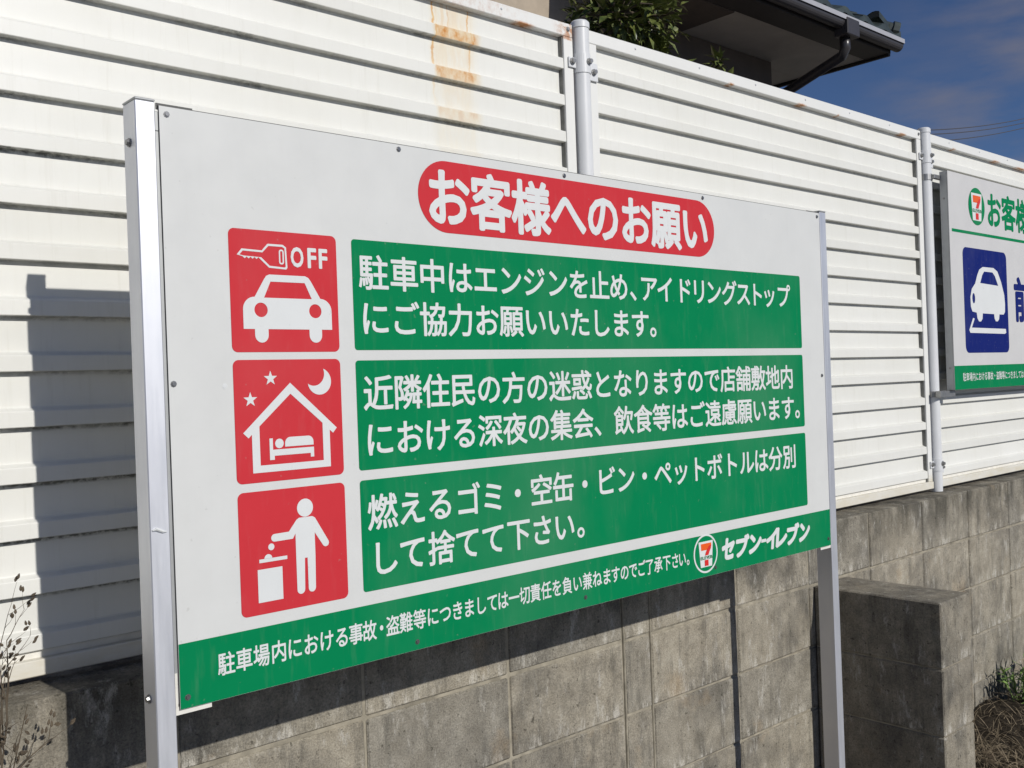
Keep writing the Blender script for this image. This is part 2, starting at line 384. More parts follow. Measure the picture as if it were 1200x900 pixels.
def capsule(x0, z0, x1, z1, r, n=8):
    a = math.atan2(z1 - z0, x1 - x0)
    return circ(x1, z1, r, n=n, a0=a - PI / 2, a1=a + PI / 2) + circ(x0, z0, r, n=n, a0=a + PI / 2, a1=a + 1.5 * PI)
def many(*lists):
    """each item: a list of splines filled on its own, all joined"""
    acc = ([], [])
    for sp in lists: put(acc, shape2d(sp), lambda a, b: a, lambda a, b: b)
    return acc
def emblem(parent, y, cx, cz, r, ring):
    """the shop's round numeral emblem: green disc, white tapered square, orange and red numeral with a small word across"""
    dy = .0004
    if ring: flat('emblem_ring', many([circ(cx, cz, r, n=48)]), M_PW, parent, y); y -= dy; g = r * .90
    else: g = r
    flat('emblem_disc', many([circ(cx, cz, g, n=48)]), M_GREEN, parent, y); y -= dy
    s = g
    flat('emblem_square', many([[(cx - .66 * s, cz + .70 * s), (cx + .66 * s, cz + .70 * s), (cx + .52 * s, cz - .76 * s), (cx - .52 * s, cz - .76 * s)]]), M_PW, parent, y); y -= dy
    flat('emblem_bar', many([[(cx - .46 * s, cz + .58 * s), (cx + .50 * s, cz + .58 * s), (cx + .50 * s, cz + .42 * s), (cx + .30 * s, cz + .20 * s), (cx - .44 * s, cz + .20 * s)]]), M_LORANGE, parent, y); y -= dy
    stem = [(cx + .10 * s, cz + .24 * s), (cx + .30 * s, cz + .42 * s), (cx + .50 * s, cz + .46 * s), (cx + .44 * s, cz + .26 * s), (cx + .30 * s, cz + .08 * s), (cx + .20 * s, cz - .10 * s), (cx - .12 * s, cz - .10 * s), (cx - .04 * s, cz + .06 * s)]
    stem2 = [(cx - .16 * s, cz - .36 * s), (cx + .18 * s, cz - .36 * s), (cx + .18 * s, cz - .70 * s), (cx - .16 * s, cz - .70 * s)]
    flat('emblem_stem', many([stem], [stem2]), M_LRED, parent, y)
    acc = ([], []); x = cx - .54 * s; adv = 1.08 * s / 6
    for ch in 'ELEVEn': put_box(acc, ch, x + adv * .08, x + adv * .92, cz - .32 * s, cz - .14 * s, .02); x += adv
    flat('emblem_word', acc, M_GREEN, parent, y)

# ------------------------------------------------------------------ setting: ground
def sheet(name, x0, x1, y0, y1, z, mat, nx=1, ny=1, amp=0):
    bm = bmesh.new()
    bmesh.ops.create_grid(bm, x_segments=nx, y_segments=ny, size=1)
    for v in bm.verts:
        v.co = Vector((x0 + (v.co.x + 1) / 2 * (x1 - x0), y0 + (v.co.y + 1) / 2 * (y1 - y0), z + (random.uniform(-amp, amp) if amp else 0)))
    o = mesh(name, bm, mat); o['kind'] = 'structure'; return o
sheet('ground', -1500, 1500, -1500, 1500, -1.03, M_ASPH)
sheet('soil_strip', -6, 14, -.28, .36, -1.0, M_SOIL, 160, 8, .008)
o = mesh('raised_yard', bx(-40, 60, .515, 60, -1.1, -.06), M_YARD); o['kind'] = 'structure'

# ------------------------------------------------------------------ block retaining wall
WY0, WY1 = .330, .515
wall = thing('block_wall', 'long grey weathered concrete block retaining wall under the white fence', 'wall', (1.9, WY0, -1.0))
JX0 = 1.8685; STEP = .399
joints = [JX0 + STEP * k for k in range(0, 13)]            # right run
left = [JX0 - STEP - .004]                                   # start of the right run's first full block on the left
strips = [1.4695]; leftrun = [1.3575 - .4085 * k for k in range(0, 9)]
cuts = sorted(leftrun) + strips + joints
ZT = -.026; rows = [ZT, -.2245, -.4245, -.6265, -.8225, -1.03]
BLK = {}
def block_mesh(w, h, d, var):
    key = (round(w, 3), round(h, 3), round(d, 3), var)
    if key not in BLK:
        rr = random.Random(hash(key) % 999)
        bm = bx(-w / 2, w / 2, 0, d, -h / 2, h / 2, bev=.0042)
        for v in bm.verts: v.co += Vector((rr.uniform(-.0012, .0012), rr.uniform(-.0008, .0008), rr.uniform(-.0012, .0012)))
        me = bpy.data.meshes.new('concrete_block'); bm.to_mesh(me); bm.free(); me.materials.append(M_BLOCK); BLK[key] = me
    return BLK[key]
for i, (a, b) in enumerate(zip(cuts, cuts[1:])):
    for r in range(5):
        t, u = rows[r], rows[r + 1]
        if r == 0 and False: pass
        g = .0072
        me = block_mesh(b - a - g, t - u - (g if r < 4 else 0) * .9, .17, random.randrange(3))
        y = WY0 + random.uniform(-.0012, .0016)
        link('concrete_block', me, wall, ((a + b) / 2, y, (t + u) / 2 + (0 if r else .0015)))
mesh('mortar', bx(cuts[0] + .002, cuts[-1] - .002, WY0 + .0052, WY1 - .006, -1.03, ZT - .0035), M_MORTAR, wall)
# raised control joint beads seen between the blocks at two places
for xj in (1.36, 1.4695):
    bm = bmesh.new(); tube(bm, [(xj, WY0 + .003, -1.0), (xj, WY0 + .003, -.7), (xj + .001, WY0 + .003, -.3), (xj, WY0 + .003, ZT - .01)], .0032, 6)
    mesh('mortar_bead', bm, M_MORTAR, wall)

pier = thing('block_pier', 'short concrete block pier jutting out from the wall behind the right sign post', 'pier', (2.385, .1, -1.0))
PX0, PX1, PYF = 2.288, 2.492, -.095
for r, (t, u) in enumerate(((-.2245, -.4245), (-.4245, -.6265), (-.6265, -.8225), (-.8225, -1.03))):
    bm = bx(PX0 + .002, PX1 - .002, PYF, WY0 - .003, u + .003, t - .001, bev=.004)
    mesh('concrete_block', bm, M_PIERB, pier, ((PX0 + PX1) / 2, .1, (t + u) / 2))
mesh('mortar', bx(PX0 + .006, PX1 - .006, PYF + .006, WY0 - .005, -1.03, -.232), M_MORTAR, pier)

# ------------------------------------------------------------------ louvre fence
FY = .42
PR = .0243
fence = thing('louvre_fence', 'white enamelled louvre fence on round poles along the top of the block wall', 'fence', (1.369, FY, ZT))
poles = [1.369 + 2.0165 * k for k in range(-2, 5)]
Z0, PITCH = .0312, .0993
def slat_mesh(L, H, name='louvre'):
    prof = [(.0205, H), (.0201, .0372), (.0186, .0345), (.0052, .0288), (.0042, .0270), (.0038, .0012), (.0046, 0.), (.0207, -.0008), (.0240, -.0008), (.0240, H)]
    bm = bmesh.new(); prism(bm, prof, -L / 2, L / 2)
    me = bpy.data.meshes.new(name); bm.to_mesh(me); bm.free(); me.materials.append(M_SLAT); return me
gap = .030; st = .0345
PL = (poles[1] - poles[0]) - 2 * (gap + st)
SM = slat_mesh(PL, PITCH - .0009); SMT = slat_mesh(PL, 1.4095 - (Z0 + 13 * PITCH))
def bolt(name, parent, x, y, z, r=.0065, L=.008, d=(0, -1, 0), mat=None):
    bm = bmesh.new(); d = Vector(d); p = Vector((x, y, z)); tube(bm, [p, p + d * L * .35, p + d * L * .36, p + d * L], [r * 1.35, r * 1.35, r, r * .85], 8)
    return mesh(name, bm, mat or M_STEEL, parent, p)
for pi, (a, b) in enumerate(zip(poles, poles[1:])):
    xa, xb = a + gap, b - gap; xm = (xa + xb) / 2
    bm = bmesh.new()
    box(bm, xa, xb, FY, FY + .036, 1.4105, 1.4467, .0018); box(bm, xa, xb, FY - .004, FY + .036, -.0125, .0165, .0018)
    box(bm, xa, xa + st, FY + .0005, FY + .035, .0172, 1.4098, .001); box(bm, xb - st, xb, FY + .0005, FY + .035, .0172, 1.4098, .001)
    fr = mesh('fence_panel', bm, M_RAIL, fence, (xm, FY, 0))
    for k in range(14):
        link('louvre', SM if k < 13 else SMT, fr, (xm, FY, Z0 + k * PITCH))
    mesh('stile_shade', bx(xb - st - .0022, xb - st - .0003, FY + .0065, FY + .0203, .0172, 1.4095), M_SHADE, fr)  # added dark liner: shade on the stile's inner side, put in as colour
    mesh('dirty_channel', bx(xa + st, xb - st, FY + .012, FY + .03, .0168, Z0 - .0012), M_BRACKET, fr)
    for x_ in (.2, .5, .8, 1.1, 1.4, 1.7):
        bolt('rivet', fr, xa + x_, FY - .0002, 1.433, .0028, .0022, mat=M_POLE)
    bolt('rivet', fr, xb - st / 2, FY - .0002, 1.431, .005, .004)
    if pi == 3: pass
for i, x in enumerate(poles):
    bm = bmesh.new()
    tube(bm, [(x, FY, ZT), (x, FY, 1.440), (x, FY, 1.4405), (x, FY, 1.456), (x, FY, 1.4610), (x, FY, 1.463)], [PR, PR, PR + .0022, PR + .0022, PR * .9, PR * .4], 28)
    po = mesh('fence_pole', bm, M_POLE, fence, (x, FY, ZT), smooth=True)
    po.data.set_sharp_from_angle(angle=.6)
    for zc in (1.342, .084):
        bm = bmesh.new(); tube(bm, [(x, FY, zc - .026), (x, FY, zc + .026)], PR + .0022, 28, caps=False)
        tube(bm, [(x, FY, zc - .0262), (x, FY, zc - .0255)], [PR, PR + .0022], 28, caps=False); tube(bm, [(x, FY, zc + .0255), (x, FY, zc + .0262)], [PR + .0022, PR], 28, caps=False)
        box(bm, x + .014, x + gap + .03, FY - .0065, FY - .0012, zc - .038, zc + .012, .001)
        box(bm, x - gap - .022, x - .016, FY - .0050, FY - .0012, zc - .014, zc + .014, .001)
        cl = mesh('pole_clamp', bm, M_POLE, po, (x, FY, zc))
        bolt('clamp_bolt', po, x + gap + .012, FY - .0065, zc - .014, .0070, .011)
        bolt('clamp_bolt', po, x - gap - .010, FY - .0050, zc + .002, .0070, .011)
        bolt('clamp_bolt', po, x + .004, FY - PR - .002, zc + .004, .0070, .011)

# ------------------------------------------------------------------ the main notice board
BW, BH = 1.8524, .9141
sign = thing('notice_board', 'large white notice board with red pictogram squares and green text panels on two aluminium posts', 'sign', (BW / 2, .02, -1.0))
pw, pd, pz = .0304, .0473, .9227
g = .0058
for x0 in (-g - pw, BW + g):
    bm = bmesh.new(); box(bm, x0, x0 + pw, .001, .001 + pd, -1.03, pz - .004, .0014)
    po = mesh('post', bm, M_ALU, sign, (x0 + pw / 2, .02, -1.0))
    mesh('post_cap', bx(x0 - .0006, x0 + pw + .0006, .0004, .0016 + pd, pz - .0036, pz, bev=.0012), M_ALU2, po)
    for zb in (.858, .02):
        bolt('post_bolt', po, x0, .026, zb, .0052, .0055, (-1, 0, 0), M_SCREW)
pan = bmesh.new(); box(pan, 0, BW, 0, .004, 0, BH, 0, 1)
for f in pan.faces:
    f.normal_update()
    if f.normal.y < -.5: f.material_index = 0
    elif f.normal.y > .5: f.material_index = 2
panel = mesh('board_panel', pan, [M_WHITE, M_EDGE, M_BRACKET], sign, (BW / 2, 0, BH / 2))
mesh('panel_rim', bx(.0003, BW - .0003, .0043, .0062, BH - .006, BH + .0024), M_EDGE, sign)
bm = bmesh.new()
for z0, z1 in ((.008, .038), (.44, .47), (BH - .038, BH - .008)): box(bm, -g, BW + g, .0045, .034, z0, z1, .001)
box(bm, .61, .64, .0045, .034, .0385, .4395, .001); box(bm, 1.22, 1.25, .0045, .034, .4705, BH - .0385, .001)
box(bm, -g + .0003, .022, .0046, .033, .0385, BH - .0385); box(bm, BW - .022, BW + g - .0003, .0046, .033, .0385, BH - .0385)
mesh('back_frame', bm, M_ALU2, sign)
bm = bmesh.new()
box(bm, -.0055, .052, .0042, .0072, -.0085, .004); box(bm, -.0055, -.0012, .0042, .0072, .0042, .055)
mesh('corner_bracket', bm, M_BRACKET, sign)
bm = bmesh.new(); box(bm, BW - .045, BW + .0055, .0042, .0072, -.0085, .004); box(bm, BW + .0012, BW + .0055, .0042, .0072, .0042, .045)
mesh('corner_bracket', bm, M_BRACKET, sign)
bm = bmesh.new(); box(bm, -.0015, .056, .0046, .0072, BH - .004, BH + .0055); bmesh.ops.translate(bm, verts=bm.verts, vec=(0, .002, 0)); mesh('corner_bracket', bm, M_EDGE, sign)
bm = bmesh.new(); box(bm, BW - .05, BW + .004, .0046, .0072, BH - .004, BH + .0045); bmesh.ops.translate(bm, verts=bm.verts, vec=(0, .002, 0)); mesh('corner_bracket', bm, M_EDGE, sign)
for x, z in ((.0115, .9024), (.4412, .9055), (.8629, .9054), (1.3315, .905), (1.8406, .9034), (.0075, .4927), (.012, .0166), (.4434, .0147), (.8811, .0207), (1.33, .0165), (1.8374, .4673), (1.8400, .0190)):
    bolt('screw', sign, x, -.0002, z, .0036, .0026, mat=M_SCREW)
sm = bmesh.new(); tube(sm, [(-.033, -.0001, .275), (-.027, -.0006, .277), (-.017, -.0005, .272), (-.011, .0, .271)], [.0012, .0028, .0022, .0008], 6); mesh('paint_smear', sm, M_PW, sign)
bolt('white_dot', panel, .0900, -.0001, .487, .0035, .0006, mat=M_PW)  # small flat white dot on the sheet

Y1 = -.0005; Y2 = -.0009
flat('header_pill', many([rrect(.4812, 1.3730, .7620, .8970, .0674, 14)]), M_RED, panel, Y1)
for (n, x0, x1, z0, z1, m, r) in (('text_panel', .333, 1.7435, .5427, .7357, M_GREEN, .006), ('text_panel', .333, 1.7435, .3333, .5247, M_GREEN, .006), ('text_panel', .333, 1.7435, .122, .3159, M_GREEN, .006),
                              ('pictogram_square', .1045, .3021, .5402, .7378, M_RED, .010), ('pictogram_square', .1045, .3021, .3303, .5279, M_RED, .010), ('pictogram_square', .1045, .3021, .1189, .3165, M_RED, .010)):
    flat(n, many([rrect(x0, x1, z0, z1, r)]), m, panel, Y1)
flat('footer_band', many([[(0.0004, .0004), (BW - .0004, .0004), (BW - .0004, .0988), (0.0004, .0988)]]), M_GREEN, panel, Y1)

PUN = '。、'
def line(txt, xs, z, em, off, name='lettering', w=None, parent=None, mat=None, y=Y2):
    acc = ([], [])
    for ch, x in zip(txt, xs):
        if ch in PUN:
            v = glyph(ch, off)[0]; cx = (min(q[0] for q in v) + max(q[0] for q in v)) / 2
            put(acc, glyph(ch, off), lambda a, b: x + (a - cx) * (w or em), lambda a, b: z + (b - .38) * em)
        else: put_em(acc, ch, x, z, w or em, em, off)
    return flat(name, acc, mat or M_PW, parent or panel, y)
T = 'お客様へのお願い'
line(T, [.5515 + .1065 * k for k in range(8)],   .8285, .114, .031, w=.109)
e = .0655; ofs = .0175
line('駐車中はエンジンを止め、アイドリングストップ', [.377, .443, .507, .572, .636, .701, .765, .831, .895, .958, 1.02, 1.067, 1.121, 1.179, 1.247, 1.305, 1.362, 1.425, 1.484, 1.540, 1.597, 1.662], .6795, e, ofs)
G = lambda n, a=.3775, p=.0645: [a + p * k for k in range(n)]
line('にご協力お願いいたします。', G(12) + [1.131], .599, e, ofs)
line('近隣住民の方の迷惑となりますので店舗敷地内', [.378 + .0643 * k for k in range(21)], .467, e, ofs)
line('における深夜の集会、飲食等はご遠慮願います。', [.378 + .0643 * k for k in range(9)] + [.937] + [1.021 + .0643 * k for k in range(11)] + [1.709], .386, e, ofs)
line('燃えるゴミ・空缶・ビン・ペットボトルは分別', [.378, .442, .507, .573, .636, .700, .765, .827, .891, .957, 1.020, 1.083, 1.147, 1.212, 1.277, 1.341, 1.407, 1.473, 1.535, 1.599, 1.664], .258, e, ofs)
line('して捨てて下さい。', [.379, .441, .506, .569, .633, .699, .763, .826, .874], .177, e, ofs)
BAND = '駐車場内における事故・盗難等につきましては一切責任を負い兼ねますのでご了承下さい。'
BX = [0.076, 0.106, 0.136, 0.167, 0.196, 0.226, 0.256, 0.286, 0.314, 0.342, 0.367, 0.391, 0.420, 0.450, 0.480, 0.509, 0.538, 0.566, 0.595, 0.624, 0.651, 0.680, 0.709, 0.738, 0.768, 0.798, 0.828, 0.858, 0.888, 0.918, 0.948, 0.976, 1.005, 1.033, 1.061, 1.089, 1.119, 1.149, 1.179, 1.205, 1.226]
line(BAND, BX, .0545, .0375, .017, w=.0298)
acc = ([], [])
for ch, x0, x1, z0, z1 in (('セ', 1.3565, 1.4085, .0275, .0805), ('ブ', 1.4130, 1.4700, .0265, .0805), ('ン', 1.4700, 1.5230, .0275, .0760), ('‐', 1.5225, 1.5440, .0500, .0580), ('イ', 1.5440, 1.5960, .0270, .0800), ('レ', 1.5880, 1.6400, .0275, .0790), ('ブ', 1.6370, 1.6960, .0265, .0815), ('ン', 1.6970, 1.7480, .0275, .0770)):
    put_box(acc, ch, x0, x1, z0, z1, .058 if ch != '‐' else .02, .16)
flat('shop_name_lettering', acc, M_PW, panel, Y2)
emblem(panel, Y2, 1.2940, .0550, .0462, True)

# pictogram 1: key, OFF, car
key = [(.118, .6960), (.1265, .7060), (.162, .7050), (.1650, .7085), (.1725, .7165), (.2000, .7165), (.2060, .7125), (.2075, .6790), (.2050, .6760), (.1740, .6775), (.1590, .6905)]
n = 9; key += [(.1590 - (.159 - .128) * (i + 1) / n, .6905 if i % 2 else .6935) for i in range(n)]
def inset(P, d):
    out = []; N = len(P); ar = sum(P[i][0] * P[(i + 1) % N][1] - P[(i + 1) % N][0] * P[i][1] for i in range(N)); s = 1 if ar > 0 else -1
    for i in range(N):
        a, b, c = Vector(P[i - 1]), Vector(P[i]), Vector(P[(i + 1) % N]); e1 = (b - a).normalized(); e2 = (c - b).normalized()
        n1 = Vector((-e1.y, e1.x)) * s; n2 = Vector((-e2.y, e2.x)) * s; m = (n1 + n2)
        m = m.normalized() / max(.5, m.normalized().dot(n1)) if m.length > 1e-6 else n1
        out.append(tuple(b + m * d))
    return out
kin = [(.1225, .6962), (.1285, .7028), (.1628, .7018), (.1740, .7130), (.1990, .7130), (.2030, .7105), (.2042, .6805), (.2025, .6792), (.1752, .6808), (.1605, .6938), (.1300, .6948)]
sym = [[key, kin], [rrect(.1925, .2015, .6840, .7085, .004), rrect(.1950, .1990, .6865, .7060, .0019)]]
acc = many(*sym)
for ch, x0, x1 in (('O', .2140, .2380), ('F', .2455, .2625), ('F', .2670, .2840)): put_box(acc, ch, x0, x1, .6805, .7145, .030)
flat('pictogram_symbol', acc, M_PW, panel, Y2)
roof = [(.1475, .626), (.1640, .6585), (.1680, .6640), (.1735, .6665), (.2395, .6665), (.2455, .6640), (.2500, .6585), (.2665, .626)]
win = [(.1630, .6285), (.1755, .6550), (.2385, .6550), (.2510, .6285)]
body = [(.1255, .5775), (.1255, .6080)] + circ(.1455, .6090, .0200, .0200, 8, PI, PI / 2)[1:] + circ(.2685, .6090, .0200, .0200, 8, PI / 2, 0) + [(.2885, .5775)]
car = [(.1255, .5775), (.1255, .6090)] + circ(.1465, .6090, .0210, .0205, 8, PI, PI / 2)[1:] + roof[1:7] + circ(.2675, .6090, .0210, .0205, 8, PI / 2, 0) + [(.2885, .5775)]
wl = [(.1450, .5775), (.1450, .568)] + circ(.1570, .5680, .0120, .0125, 10, PI, 2 * PI) + [(.1690, .5775)]
wr = [(x + .0995, z) for x, z in wl]
flat('pictogram_symbol', many([car, win, circ(.1570, .6085, .0118, n=24), circ(.2570, .6085, .0118, n=24)], [wl], [wr]), M_PW, panel, Y2)
# pictogram 2: house, bed, stars, moon
def star(cx, cz, r): return [(cx + (r if i % 2 == 0 else r * .40) * math.sin(PI * i / 5), cz + (r if i % 2 == 0 else r * .40) * math.cos(PI * i / 5)) for i in range(10)]
moon = []
c0 = (.2600, .4905); R0 = .0225
c1 = (.2487, .5030); R1 = .0235
a0, a1 = math.radians(-171), math.radians(69)
P0 = circ(c0[0], c0[1], R0, n=24, a0=a0, a1=a1)
s0 = math.atan2(P0[0][1] - c1[1], P0[0][0] - c1[0]); s1 = math.atan2(P0[-1][1] - c1[1], P0[-1][0] - c1[0]); R1a = math.hypot(P0[0][0] - c1[0], P0[0][1] - c1[1]); R1b = math.hypot(P0[-1][0] - c1[0], P0[-1][1] - c1[1])
inner = [(c1[0] + (R1b + (R1a - R1b) * i / 16) * math.cos(s1 + (s0 - s1) * i / 16), c1[1] + (R1b + (R1a - R1b) * i / 16) * math.sin(s1 + (s0 - s1) * i / 16)) for i in range(1, 16)]
moon = P0 + inner
hs = [(.2045, .4895), (.2905, .4110), (.2830, .4025), (.2765, .4080), (.2765, .3460), (.1330, .3460), (.1330, .4080), (.1270, .4025), (.1180, .4110)]
hi = [(.2045, .4715), (.2630, .4205), (.2630, .3575), (.1465, .3575), (.1465, .4205)]
bed = [(.1635, .4000), (.1695, .4000), (.1695, .3815), (.2450, .3815), (.2450, .3650), (.2385, .3650), (.2385, .3715), (.1720, .3715), (.1720, .3650), (.1635, .3650)]
qu = [(.1915, .3850), (.1915, .3900)] + circ(.2010, .3905, .0095, .0100, 6, PI, PI / 2) + circ(.2350, .3905, .0095, .0100, 6, PI / 2, 0) + [(.2445, .3850)]
flat('pictogram_symbol', many([hs, hi], [bed], [circ(.1812, .3910, .0078, n=20)], [qu], [star(.1693, .4975, .0125)], [star(.1325, .4640, .0125)], [moon]), M_PW, panel, Y2)
# pictogram 3: person dropping litter into a bin
man = [(.2120, .2660), (.2370, .2660), (.2420, .2630)] + circ(.2610, .2185, .0062, n=6, a0=.45, a1=-2.6) + [(.2405, .2385), (.2405, .2000)] + circ(.2325, .1475, .0068, n=8, a0=0, a1=-PI) + [(.2255, .1985), (.2205, .1985)] + circ(.2118, .1475, .0072, n=8, a0=0, a1=-PI) + [(.2045, .2000), (.2045, .2410), (.1995, .2330)] + circ(.1665, .2388, .0062, n=8, a0=1.5 * PI, a1=PI / 2) + [(.1925, .2455), (.2070, .2630)]
flat('pictogram_symbol', many([circ(.2240, .2815, .0150, n=28)], [man], [circ(.1600, .2250, .0055, n=16)], [circ(.1540, .2070, .0070, n=16, a0=0, a1=PI)], [[(.1380, .2015), (.1880, .2015), (.1880, .2072), (.1380, .2072)]], [[(.1345, .1380), (.1785, .1380), (.1785, .1910), (.1345, .1910)]]), M_PW, panel, Y2)

# ------------------------------------------------------------------ second board on the fence
B2X0, B2X1, B2Z0, B2Z1, B2Y = 3.432, 5.232, .3855, 1.2815, .350
s2 = thing('parking_notice_board', 'white notice board with a dark blue car pictogram hung on the fence at right', 'sign', (B2X0 + .9, B2Y, B2Z0))
bm = bmesh.new(); box(bm, B2X0, B2X1, B2Y, B2Y + .004, B2Z0, B2Z1, 0, 1)
for f in bm.faces:
    f.normal_update()
    if f.normal.y < -.5: f.material_index = 0
p2 = mesh('board_panel', bm, [M_WHITE2, M_ALU2], s2)
bm = bmesh.new(); y0, y1 = B2Y + .0042, B2Y + .034
box(bm, B2X0 + .0005, B2X0 + .026, y0, y1, B2Z0, B2Z1, .001); box(bm, B2X1 - .026, B2X1 - .0005, y0, y1, B2Z0, B2Z1, .001)
box(bm, B2X0 + .0265, B2X1 - .0265, y0, y1, B2Z0, B2Z0 + .026, .001); box(bm, B2X0 + .0265, B2X1 - .0265, y0, y1, B2Z1 - .026, B2Z1, .001)
mesh('back_frame', bm, M_ALU2, s2)
for z in (1.17, .475): bolt('frame_bolt', s2, B2X0, B2Y + .018, z, .0035, .002, (-1, 0, 0), M_SCREW)
px2 = poles[3]
for z, nm in ((1.258, 0), (.371, 1)):
    bm = bmesh.new()
    if nm: box(bm, px2 - .035, B2X0 + .05, FY - PR - .024, FY - PR - .002, z - .013, z + .013, .001)
    else: box(bm, px2 - .004, B2X0 + .05, FY - PR - .016, FY - PR - .002, z - .008, z + .008, .001)
    ar = mesh('mounting_arm', bm, M_STEEL, s2)
    bm = bmesh.new(); tube(bm, [(px2, FY, z - .012), (px2, FY, z + .012)], PR + .0035, 24)
    mesh('pole_band', bm, M_STEEL, s2, smooth=False)
yy = B2Y - .0005
flat('header_rule', many([[(3.454, 1.0350), (B2X1 - .03, 1.0350), (B2X1 - .03, 1.0476), (3.454, 1.0476)]]), M_GREEN, p2, yy)
flat('footer_band', many([[(B2X0 + .0005, B2Z0 + .0004), (B2X1 - .0005, B2Z0 + .0004), (B2X1 - .0005, .4835), (B2X0 + .0005, .4835)]]), M_GREEN, p2, yy)
flat('pictogram_square', many([rrect(3.545, 3.984, .536, .978, .03)]), M_BLUE, p2, yy)
yy -= .0004
line(T, [3.873 + .1545 * k for k in range(8)], 1.1565, .160, .030, 'lettering', .155, p2, M_GREEN, yy)
line(BAND, [3.522 + .0297 * k for k in range(41)], .4365, .0375, .010, 'lettering', .0298, p2, M_PW, yy)
acc = ([], []); put_box(acc, '前', 4.056, 4.262, .672, .878, .035); flat('lettering', acc, M_BLUE, p2, yy)
emblem(p2, yy, 3.697, 1.158, .0795, False)
c2 = [(3.6190, .7100), (3.6060, .7300), (3.6045, .7700), (3.6200, .8050), (3.6560, .8300), (3.6780, .8650), (3.7000, .8900), (3.7350, .9030), (3.8450, .9040), (3.8850, .8900), (3.9200, .8450), (3.9480, .7900), (3.9530, .7500), (3.9500, .7150), (3.9350, .7030), (3.8900, .7030), (3.8850, .6820), (3.8700, .6720), (3.8500, .6720), (3.8380, .6850), (3.8350, .7030), (3.7200, .7040), (3.7150, .6800), (3.7000, .6690), (3.6800, .6690), (3.6660, .6820), (3.6600, .7060)]
w2 = [(3.7050, .8330), (3.7280, .8680), (3.7480, .8840), (3.8320, .8840), (3.8560, .8700), (3.8880, .8280)]
stop = [(3.6230, .6830), (3.6380, .6800), (3.6080, .6420), (3.9520, .6400), (3.9560, .6230), (3.9400, .6180), (3.5920, .6200), (3.5830, .6320)]
flat('pictogram_symbol', many([c2, w2, circ(3.636, .766, .014, .022, 16)], [stop]), M_PW, p2, yy)

# ------------------------------------------------------------------ house behind
M_EAVE = simple('dark_painted_eave', (.022, .019, .018), .55, 0, .2, 8)
M_SOFFIT = simple('soffit_board', (.46, .43, .39), .8, 0, .08, 6)
M_HWALL = simple('brown_house_wall', (.10, .082, .070), .85, 0, .15, 5)
M_TANW = simple('tan_house_wall', (.40, .335, .26), .85, 0, .1, 14)
M_GUTTER = simple('dark_brown_gutter', (.045, .042, .045), .4, 0, .1, 10)
M_PIPE = simple('dark_downpipe', (.045, .042, .045), .3, 0, .1, 10)
M_TILE = simple('glazed_green_roof_tile', (.040, .050, .046), .38, 0, .5, 9)
EZ = 2.70
EX, EY = 6.08, 1.87; HX, HY = 5.53, 2.515
house = thing('house', 'dark brown house with green tiled hip roof and pale soffit rising behind the fence', 'house', (4.5, 4.0, -.06))
bm = bmesh.new(); box(bm, 3.93, HX, HY, 9.0, -.06, EZ - .005); mesh('wall', bm, M_HWALL, house)
bm = bmesh.new(); box(bm, 1.0, 3.925, HY + .25, 8.5, -.06, 4.6); mesh('side_wing', bm, M_TANW, house)
for k in range(14):
    mesh('siding_board', bx(1.0, 3.925, HY + .236, HY + .2495, 1.9 + k * .18, 2.074 + k * .18, bev=.003), M_TANW, house)
# soffit boards
mesh('soffit', bx(4.50, EX - .03, 2.085, 2.62, EZ, EZ + .02), M_SOFFIT, house)
mesh('soffit', bx(HX + .003, EX - .03, 2.623, 9.4, EZ + .001, EZ + .021), M_SOFFIT, house)
bm = bmesh.new(); box(bm, 3.80, 4.497, 2.086, HY - .003, EZ - .012, EZ + .16, .004)
mesh('porch_beam', bm, M_HWALL, house)
bm = bmesh.new(); box(bm, 3.62, EX - .005, EY + .03, 2.082, EZ - .008, EZ + .075, .004); mesh('fascia_board', bm, M_EAVE, house)
bm = bmesh.new(); box(bm, EX - .027, EX + .0, EY + .035, 9.4, EZ - .022, EZ + .07, .004); mesh('fascia_board', bm, M_EAVE, house)
# gutter: half-round trough along the eave
bm = bmesh.new()
prof = []
cy, cz, r = EY - .005, EZ + .045, .042
outer = [(cy + r * math.cos(a), cz + r * math.sin(a)) for a in [PI + PI * i / 10 for i in range(11)]]
inn = [(cy + (r - .005) * math.cos(a), cz + (r - .005) * math.sin(a)) for a in [2 * PI - PI * i / 10 for i in range(11)]]
lip = [(cy - r - .006, cz + .002), (cy - r - .006, cz + .012), (cy - r + .004, cz + .012)]
prism(bm, outer[0:1] + outer[1:] + inn + lip[::-1], 3.62, EX + .03)
mesh('gutter', bm, M_GUTTER, house)
M_LIP_HIGHLIGHT = simple('gutter_lip_highlight', (.42, .42, .44), .3, .1, .05, 10)
mesh('gutter_lip_highlight', bx(3.62, EX + .03, cy - r - .010, cy - r - .0065, cz + .004, cz + .034), M_LIP_HIGHLIGHT, house)  # pale strip: the sunlit highlight along the gutter put into its colour
bm = bmesh.new()
hx = 5.40
box(bm, hx - .075, hx + .075, cy - r - .020, cy + r, EZ - .045, cz + .02, .006)
hp = mesh('rain_hopper', bm, M_GUTTER, house)
bm = bmesh.new(); tube(bm, [(hx, EY, EZ - .03), (hx, EY, EZ - .11), (hx + .01, EY + .03, EZ - .15), (HX + .01, HY - .02, EZ - .27), (HX + .04, HY + .0, EZ - .34), (HX + .04, HY + .0, EZ - 1.2), (HX + .04, HY, 0)], .034, 14)
mesh('downpipe', bm, M_PIPE, house, smooth=True)
